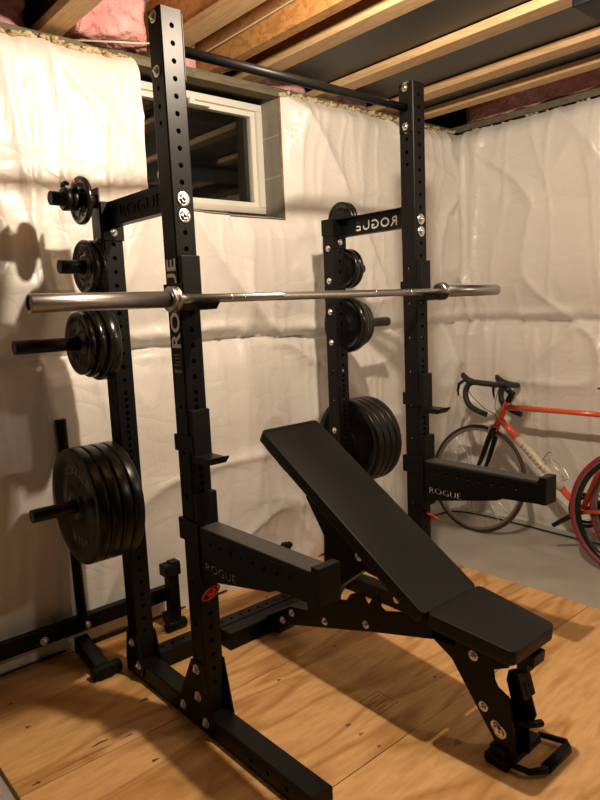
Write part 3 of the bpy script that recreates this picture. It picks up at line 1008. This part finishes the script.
# ------------------------------------------------------------------ barbell
bx = -.014
bar = thing('barbell', 'empty stainless steel barbell racked across the two front uprights', 'barbell', (bx, -.054, BZ))
C = Vector((bx, -.054, BZ))
obj('shaft', MB().cyl(C - X * .66, C + X * .66, .0142, 28), STEEL2, bar)
for s in (-1, 1):
    mb = MB().lathe([(.012, .668), (.0252, .668), (.0252, 1.096), (.0245, 1.0985), (.0225, 1.0985), (.0215, 1.094), (0, 1.094)], C, X * s, 40)
    obj('sleeve', mb, STEEL, bar)
    mb = MB().lathe([(.014, .650), (.030, .650), (.0375, .653), (.0385, .657), (.0385, .665), (.036, .668), (.036, .671), (.0385, .674), (.0385, .681), (.0365, .684), (.025, .684)], C, X * s, 40)
    obj('sleeve_collar', mb, STEEL, bar)
    obj('end_cap', MB().lathe([(.0215, 1.0942), (.0, 1.0942)], C, X * s, 32).lathe([(.0212, 1.0935), (.0212, 1.097), (.018, 1.0972), (.017, 1.0945)], C, X * s, 32), BLACK2, bar)
for xx in (-.455, -.405, -.24, .24, .405, .455):
    obj('knurl_ring', MB().lathe([(.0140, -.0035), (.0147, -.003), (.0147, .003), (.0140, .0035)], C + X * xx, X, 28), SILV, bar)
obj('knurling', MB().lathe([(.0146, -.235), (.0146, .235)], C, X, 28), STEEL2, bar).hide_render = False

# ================================================================== BENCH
bench = thing('weight_bench', 'black adjustable weight bench with raised backrest and padded seat inside the rack', 'weight bench', (0, 0, 0))
def pad_mb(poly, z0, z1, c):
    """rounded pad: poly (x,y) outline, top at z1"""
    return MB().prism(poly, 'z', z0, z1, 0, c)
def rounded(poly, r, n=5):
    out = []
    N = len(poly)
    for i in range(N):
        p = Vector(poly[i]); a = Vector(poly[i - 1]); b = Vector(poly[(i + 1) % N])
        u = (a - p).normalized(); v = (b - p).normalized()
        p0 = p + u * r; p1 = p + v * r
        for k in range(n + 1):
            t = k / n
            q = (1 - t) ** 2 * p0 + 2 * t * (1 - t) * p + t * t * p1
            out.append((q.x, q.y))
    return out
def pad(name, poly, th, tilt_from, tilt_to, parent, mat_, c=.010):
    """lays the pad outline (x, s) on the line from tilt_from to tilt_to in the yz plane"""
    a = Vector((0, *tilt_from)); b = Vector((0, *tilt_to))
    d = (b - a).normalized(); nrm = Vector((1, 0, 0)).cross(d)
    if nrm.z < 0: nrm = -nrm
    mb = MB().prism(poly, 'z', -th, 0, 0, c)
    mb.v = [a + X * p.x + d * p.y + nrm * p.z for p in mb.v]
    o = obj(name, mb, mat_, parent)
    for pl in o.data.polygons: pl.use_smooth = True
    return o, a, d, nrm
# backrest: from rear top edge down to the seat
A0, A1 = (.236, .981), (-.565, .470)
Lb = (Vector(A1) - Vector(A0)).length
poly = rounded([(-.15, 0), (.15, 0), (.15, Lb), (-.15, Lb)], .022)
o, a, d, nrm = pad('back_pad', poly, .046, A0, A1, bench, VINYL)
poly = rounded([(-.135, .03), (.135, .03), (.135, Lb - .012), (-.135, Lb - .012)], .02)
mb = MB().prism(poly, 'z', -.062, -.0455)
mb.v = [a + X * p.x + d * p.y + nrm * p.z for p in mb.v]
obj('back_board', mb, BOARD, bench)
mb = MB()
mb.box(-.038, .038, .10, Lb - .01, -.112, -.0615, 0, .003).box(-.115, .115, .12, .17, -.085, -.0615, 0, .003).box(-.115, .115, .62, .67, -.085, -.0615, 0, .003)
mb.v = [a + X * p.x + d * p.y + nrm * p.z for p in mb.v]
obj('back_frame', mb, BLACK, bench)
# seat
S0, S1 = (-.572, .478), (-.874, .448)
Ls = (Vector(S1) - Vector(S0)).length
poly = rounded([(-.145, 0), (.15, 0), (.118, Ls), (-.125, Ls)], .026)
o, a, d, nrm = pad('seat_pad', poly, .046, S0, S1, bench, VINYL)
poly = rounded([(-.128, .012), (.13, .012), (.10, Ls - .014), (-.108, Ls - .014)], .02)
mb = MB().prism(poly, 'z', -.060, -.0455)
mb.v = [a + X * p.x + d * p.y + nrm * p.z for p in mb.v]
obj('seat_board', mb, BOARD, bench)
mb = MB().box(-.034, .034, .02, Ls - .10, -.110, -.0595, 0, .003).box(-.01, .055, Ls - .12, Ls + .005, -.098, -.0595, 0, .003)
mb.v = [a + X * p.x + d * p.y + nrm * p.z for p in mb.v]
obj('seat_frame', mb, BLACK, bench)
# main beam sloping up to the seat
poly = [(.42, .02), (.42, .09), (.25, .19), (.05, .225), (-.34, .335), (-.42, .375), (-.53, .425), (-.64, .425), (-.60, .33), (-.50, .325), (.25, .105), (.33, .035)]
obj('main_beam', MB().prism(poly, 'x', -.036, .036, 0, .003), BLACK, bench)
obj('rear_foot', MB().box(-.235, .235, .418, .494, 0.0, .076, 0, .004), BLACK, bench)
obj('foot_cap', MB().box(-.238, -.2352, .42, .492, .002, .074, 0, .001), LINER, bench)
obj('foot_cap', MB().box(.2352, .238, .42, .492, .002, .074, 0, .001), LINER, bench)
# adjustment ladder with notches
notch = [(.12, .17), (.12, .265), (.03, .30), (-.02, .335), (-.05, .322), (-.091, .330), (-.113, .337), (-.130, .366), (-.143, .374), (-.192, .390), (-.203, .384), (-.209, .366), (-.224, .353), (-.245, .386), (-.270, .409), (-.285, .399), (-.283, .367), (-.305, .357), (-.392, .382), (-.52, .40), (-.52, .33), (.0, .19)]
obj('ladder_plate', MB().prism(notch, 'x', -.046, -.037, 0), BLACK, bench)
# back support strut from the frame down to the ladder
poly = [(.09, .78), (-.01, .70), (-.30, .53), (-.46, .46), (-.44, .40), (-.37, .392), (-.22, .40), (-.08, .392), (-.02, .36), (.035, .33), (.075, .345), (.06, .50), (.12, .66)]
poly = [(.10, .745), (-.34, .485), (-.36, .455), (-.19, .475), (-.045, .36), (-.005, .30), (.03, .33), (.02, .56), (.12, .70)]
obj('support_strut', MB().prism(poly, 'x', -.030, .030, 0, .002), BLACK, bench)
bolt((-.0305, -.17, .525), (-1, 0, 0), bench, .95)
for (yy, zz) in ((.017, .206), (-.211, .273), (.30, .11), (.235, .165)):
    bolt((-.0458 if yy < .2 else -.0362, yy, zz), (-1, 0, 0), bench, .85)
# front leg
poly = [(-.50, .335), (-.59, .285), (-.765, .05), (-.83, .035), (-.815, .15), (-.80, .235), (-.752, .258), (-.746, .308), (-.80, .335), (-.80, .42), (-.54, .43)]
obj('leg_plate', MB().prism(poly, 'x', -.036, -.028, 0), BLACK, bench)
poly = [(-.74, .12), (-.735, .06), (-.765, .035), (-.835, .03), (-.838, .08), (-.833, .112), (-.857, .171), (-.833, .251), (-.801, .309), (-.762, .285), (-.755, .25), (-.77, .196)]
obj('leg_plate', MB().prism(poly, 'x', .028, .036, 0), BLACK, bench)
obj('leg_web', MB().prism([(-.64, .235), (-.715, .235), (-.75, .18), (-.81, .12), (-.80, .03), (-.765, .035), (-.745, .08)], 'x', -.027, .027), BLACK, bench)
obj('adjustment_plate', MB().prism([(-.815, .318), (-.822, .318), (-.846, .236), (-.839, .236)], 'x', -.016, .046), BLACK, bench)
obj('letter_badge', text_mb('R', .040, (-.002, -.8445, .245), (1, 0, 0), (0, .024, .082), .0012, 1.2), LINER, bench)
obj('adjustment_lever', MB().tube([(-.01, -.80, .15), (.0, -.845, .150), (.035, -.872, .152), (.05, -.865, .14)], [.008, .011, .012, .009], 10), LINER, bench)
obj('adjustment_post', MB().prism([(-.80, .43), (-.835, .43), (-.845, .32), (-.81, .31)], 'x', -.002, .040, 0, .002), BLACK, bench)
obj('front_foot', MB().box(-.060, .142, -.815, -.728, .004, .030, 0, .004).box(-.05, .10, -.80, -.742, .028, .060, 0, .004), BLACK, bench)
obj('foot_pad', MB().box(-.062, -.03, -.81, -.735, 0, .0045), LINER, bench)
obj('foot_pad', MB().box(.11, .144, -.81, -.735, 0, .0045), LINER, bench)
hp = [(-.045, -.80, .02), (-.035, -.872, .022), (.0, -.902, .026), (.15, -.902, .026), (.172, -.885, .026), (.15, -.80, .022)]
obj('pull_handle', MB().tube(hp, [.009, .010, .012, .012, .010, .009], 12), BLACK, bench)
obj('handle_grip', MB().cyl((.015, -.902, .026), (.140, -.902, .026), .0175, 18), LINER, bench)
for (yy, zz) in ((-.675, .328), (-.712, .168)):
    bolt((-.0364, yy, zz), (-1, 0, 0), bench, .95)
bolt((-.0364, -.772, .108), (-1, 0, 0), bench, 1.25)
bolt((-.0364, -.757, .122), (-1, 0, 0), bench, 1.0)

# ================================================================== FLOOR STAND BY THE WALL
st = thing('floor_stand', 'low black steel stand with long crossbeam and T feet against the window wall', 'floor stand', (-.72, .84, 0))
obj('crossbeam', MB().box(-1.75, -.27, .845, .885, .112, .178, 0, .003), BLACK, st)
obj('foot_tube', MB().prism([(.845, .035), (.845, .10), (.64, .052), (.60, .05), (.60, .002), (.66, .002)], 'x', -.752, -.692, 0, .004), BLACK, st)
obj('foot_cap', MB().tube([(-.775, .625, .028), (-.77, .625, .028), (-.655, .625, .028), (-.65, .625, .028)], [.020, .027, .027, .020], 14), LINER, st)
obj('post', MB().tube([(-.700, .862, .12), (-.712, .862, 1.045)], .0215, 18), BLACK, st)
obj('foot_tube', MB().box(-.328, -.278, .765, .845, .022, .068, 0, .004), BLACK, st)
obj('foot_cap', MB().tube([(-.355, .765, .025), (-.35, .765, .025), (-.255, .765, .025), (-.25, .765, .025)], [.018, .025, .025, .018], 14), LINER, st)
obj('post', MB().box(-.330, -.276, .752, .795, .04, .30, 0, .004), BLACK, st)
obj('post_head', MB().box(-.350, -.272, .735, .800, .270, .325, 0, .006).box(-.315, -.272, .74, .79, .318, .333, 0, .003), LINER, st)
for (x, z) in ((-.875, .132), (-.690, .135)):
    bolt((x, .8448, z), (0, -1, 0), st, .95)
bolt((-1.3, .8448, .132), (0, -1, 0), st, .95)
st2 = thing('short_post', 'short black post with knob top peeking above the left safety arm', 'post', (.355, .75, 0))
obj('post_tube', MB().box(.335, .385, .73, .78, 0, .215, 0, .003), BLACK, st2)
obj('post_knob', MB().tube([(.335, .745, .225), (.345, .745, .23), (.39, .745, .222), (.40, .745, .218)], [.012, .018, .018, .012], 12), LINER, st2)

# ================================================================== ROAD BICYCLE
bike = thing('road_bicycle', 'orange and white road bicycle leaning against the right wall film', 'bicycle', (1.765, 0, FZ))
bike.rotation_euler = (0, .135, 0)
def bobj(name, mb, m, parent=bike):
    return obj(name, mb, m, parent, local=True)
FW, RW, BBk = Vector((0, .545, .343)), Vector((0, -.530, .343)), Vector((0, -.150, .272))
def wheel(c, R, tire, rimdeep, par, tr_=.0125):
    if par is None:
        w = thing('bicycle_wheel', 'loose bicycle wheel with dark red tyre and black rim leaning in front of the bicycle', 'wheel', (0, 0, 0))
    else:
        w = bpy.data.objects.new('wheel', None); COL.objects.link(w); w.parent = bike
    w.location = c
    def tor(R, r, m, name, sq=1.0):
        prof = []
        n = 12
        for k in range(n):
            a = 2 * PI * k / n
            prof.append((R + r * math.cos(a), r * sq * math.sin(a)))
        return obj(name, MB().lathe(prof, (0, 0, 0), X, 72, 0, True, closed=True), m, w, local=True)
    tor(R - tr_, tr_, tire, 'tire', .95)
    hd = rimdeep
    prof = [(R - .021, -.010), (R - .034, -.0105), (R - .034 - hd, -.004), (R - .034 - hd, .004), (R - .034, .0105), (R - .021, .010)]
    obj('rim', MB().lathe(prof, (0, 0, 0), X, 72, 0, True, closed=True), RIMB if hd > .01 else RIMS, w, local=True)
    tr = MB()
    for s in (-1, 1):
        tr.lathe([(R - .022, s * .0112), (R - .034, s * .0112)], (0, 0, 0), X, 72)
    obj('brake_track', tr, RIMS, w, local=True)
    obj('hub', MB().cyl((-.045, 0, 0), (.045, 0, 0), .011, 16).lathe([(.019, -.03), (.019, -.026)], (0, 0, 0), X, 20).lathe([(.019, .03), (.019, .026)], (0, 0, 0), X, 20), SILV if hd < .01 else RIMB, w, local=True)
    sp = MB()
    n = 20
    for k in range(n):
        a = 2 * PI * k / n; s = 1 if k % 2 else -1
        b = a + (.5 if (k // 2) % 2 else -.5)
        sp.cyl((s * .028, .018 * math.cos(b), .018 * math.sin(b)), (0, (R - .034) * math.cos(a), (R - .034) * math.sin(a)), .0011, 5, cap=False)
    obj('spokes', sp, SILV if hd < .01 else RIMB, w, local=True)
    return w
wheel(FW, .347, TIRE_D, .004, bike)['label'] = 'slim front wheel with dark tyre and silver rim'
wheel(RW, .342, TIRE_R, .010, bike)['label'] = 'rear wheel with dark red tyre'
HT1, HT0 = Vector((0, .372, .835)), Vector((0, .428, .700))     # head tube top/bottom
STt = Vector((0, -.345, .835))
fr = MB()
fr.tube([HT1 + (HT1 - HT0) * .12, HT0 - (HT1 - HT0) * .1], [.0195, .021], 18)
fr.tube([HT1 - Z * .018, HT1.lerp(STt, .5) - Z * .012, STt - Z * .01], [.017, .0155, .015], 16)
dt0 = HT0 + Z * .045 - Y * .01; dt1 = BBk
fr.tube([dt0, dt0.lerp(dt1, .24)], [.020, .020], 16)
fr.tube([dt0.lerp(dt1, .78), dt1], [.019, .0185], 16)
fr.tube([BBk, STt + Z * .03], .0165, 16)
fr.cyl(BBk - X * .036, BBk + X * .036, .021, 20)
for s in (-1, 1):
    fr.tube([BBk + X * s * .02 - Y * .02, RW + X * s * .062 + Y * .0], [.011, .008], 10)
    fr.tube([STt - Z * .02 + X * s * .014, RW + X * s * .062], [.008, .007], 10)
bobj('frame', fr, ORANGE)
bobj('down_tube', MB().tube([dt0.lerp(dt1, .24), dt0.lerp(dt1, .78)], [.0245, .0235], 18), WHITEP)['label'] = 'white middle of the down tube'
# gold script marks along the white tube, on the room side
gm = MB()
dd = (dt1 - dt0).normalized(); nn = dd.cross(X).normalized()
L0 = dt0.lerp(dt1, .30); Lg = (dt1 - dt0).length * .42
rnd = random.Random(4)
for i in range(11):
    c = L0 + dd * (Lg * i / 11 + .01) - X * .0245
    hgt = .022 if i % 3 else .032
    gm.tube([c - nn * hgt * .5, c + dd * .006, c + dd * .002 + nn * hgt * .5], .0030, 6)
    gm.tube([c + dd * .006 - nn * .005, c + dd * .014 - nn * .002, c + dd * .016 + nn * .008], .0028, 6)
bobj('gold_lettering', gm, GOLD)
fk = MB()
crown = HT0 - (HT1 - HT0) * .14
for s in (-1, 1):
    fk.tube([crown + X * s * .012, crown + X * s * .034 + (FW - crown) * .18, crown.lerp(FW, .6) + X * s * .044 - Y * .006, FW + X * s * .048], [.018, .018, .014, .008], 12)
bobj('fork', fk, BLACK2)
bobj('fork_crown', MB().tube([HT0 - (HT1 - HT0) * .02, crown + (FW - crown) * .05], [.020, .026], 16), ORANGE)
bobj('front_brake', MB().box(-.03, .03, crown.y + .012, crown.y + .035, crown.z - .03, crown.z + .02, 0, .006).tube([(-.03, crown.y + .02, crown.z + .01), (-.038, crown.y + .03, crown.z - .035)], .007, 8).tube([(.03, crown.y + .02, crown.z + .01), (.038, crown.y + .03, crown.z - .035)], .007, 8), SILV)
# cockpit
stc = HT1 + (HT1 - HT0) * .30
barc = Vector((0, stc.y + .085, stc.z + .085))
barc = Vector((0, .405, .953))
bobj('stem', MB().tube([HT1 + (HT1 - HT0) * .1, HT1 + (HT1 - HT0) * .45, HT1 + (HT1 - HT0) * .62], .019, 16).tube([HT1 + (HT1 - HT0) * .5, barc], [.018, .02], 14), BLACK2)
steer = .04
def hb(p):
    v = Vector(p)
    R_ = Matrix.Rotation(-steer, 3, 'Z')
    return barc + R_ @ v
pts_half = [(0, 0, 0), (.10, -.004, 0), (.150, -.002, .002), (.178, .03, .004), (.184, .09, .006), (.186, .122, -.010), (.188, .140, -.050), (.188, .132, -.098), (.188, .10, -.140), (.188, .045, -.165), (.188, -.02, -.182)]
def smooth_pts(pts, k=5):
    P = []; pts = [Vector(p) for p in pts]
    for i in range(len(pts) - 1):
        p0 = pts[max(0, i - 1)]; p1 = pts[i]; p2 = pts[i + 1]; p3 = pts[min(len(pts) - 1, i + 2)]
        for j in range(k):
            t = j / k
            P.append(.5 * ((2 * p1) + (p2 - p0) * t + (2 * p0 - 5 * p1 + 4 * p2 - p3) * t * t + (3 * p1 - p0 - 3 * p2 + p3) * t ** 3))
    P.append(pts[-1]); return P
hbm = MB()
for s in (-1, 1):
    hbm.tube([hb((s * p.x, p.y, p.z)) for p in smooth_pts(pts_half)], .0175, 12)
bobj('handlebar', hbm, TAPE)
for s in (-1, 1):
    sh = MB().tube([hb((s * .184, .090, .008)), hb((s * .184, .130, .016)), hb((s * .182, .172, .044)), hb((s * .182, .178, .060))], [.017, .020, .017, .010], 12)
    bobj('brake_hood', sh, TAPE)
    lv = MB().tube([hb((s * .182, .155, .02)), hb((s * .184, .197, -.01)), hb((s * .188, .200, -.05)), hb((s * .190, .190, -.085))], [.010, .010, .008, .005], 10)
    bobj('brake_lever', lv, BLACK2)
    cb = [hb((s * .186, .140, .01)), hb((s * .15, .14, -.06)), hb((s * .06, .09, -.15)), Vector((s * .02, .43, .76)), Vector((0, .45, .70))]
    bobj('brake_cable', MB().tube(smooth_pts(cb, 6), .0025, 6), CABLE)
# saddle and post
bobj('seat_post', MB().tube([STt, STt + Vector((0, -.035, .13))], .0138, 14), SILV)
bobj('saddle', MB().tube([(0, -.185, .965), (0, -.215, .97), (0, -.30, .968), (0, -.38, .968), (0, -.45, .975), (0, -.485, .972)], [.012, .022, .026, .045, .062, .05], 16).xform(Matrix.Translation((0, 0, .97 * .62)) @ Matrix.Diagonal((1, 1, .38, 1))), TAPE)
# drivetrain (gears face the wall, left crank faces the room)
bobj('chainring', MB().lathe([(.10, .040), (.10, .043), (.078, .043), (.078, .040)], BBk, X, 44, 0, True, closed=True).lathe([(.077, .046), (.077, .049), (.060, .049), (.060, .046)], BBk, X, 36, 0, True, closed=True), BLACK2)
bobj('crank_arm', MB().tube([BBk - X * .045, BBk + Vector((-.055, .135, -.105))], [.016, .013], 12).cyl(BBk - X * .03, BBk - X * .058, .017, 18), BLACK2)
bobj('crank_arm', MB().tube([BBk + X * .05, BBk + Vector((.055, -.135, .105))], [.015, .010], 12), BLACK2)
bobj('cassette', MB().lathe([(.018, .020), (.048, .022), (.044, .028), (.040, .034), (.034, .040), (.018, .042)], RW, X, 28), SILV)
bobj('chain', MB().tube([BBk + Vector((.047, 0, .09)), RW + Vector((.034, .01, .045))], .0035, 6).tube([BBk + Vector((.047, 0, -.09)), RW + Vector((.034, .03, -.10))], .0035, 6), BLACK2)
bobj('rear_derailleur', MB().tube([RW + Vector((.04, 0, -.02)), RW + Vector((.045, .02, -.06)), RW + Vector((.04, .03, -.12))], [.012, .01, .008], 10), BLACK2)
cg = dt0.lerp(dt1, .62) + nn * -.0
up = Vector((0, dd.z, -dd.y)); up = up if up.z > 0 else -up
cage = MB()
for s in (-1, 1):
    cage.tube(smooth_pts([cg + up * .022 - dd * .05, cg + up * .055 + X * s * .036 - dd * .06, cg + up * .075 + X * s * .038 + dd * .02, cg + up * .06 + X * s * .03 + dd * .09, cg + up * .024 + dd * .08], 5), .003, 8)
cage.tube(smooth_pts([cg + up * .022 - dd * .08, cg + up * .09 - dd * .085, cg + up * .10 - dd * .06], 5), .003, 8)
bobj('bottle_cage', cage, SILV)

lw = wheel((1.655, -.478, FZ), .345, TIRE_R, .026, None, .0155)
lw.rotation_euler = (0, .11, 0)
for ch in lw.children: ch.location = (0, 0, .345)
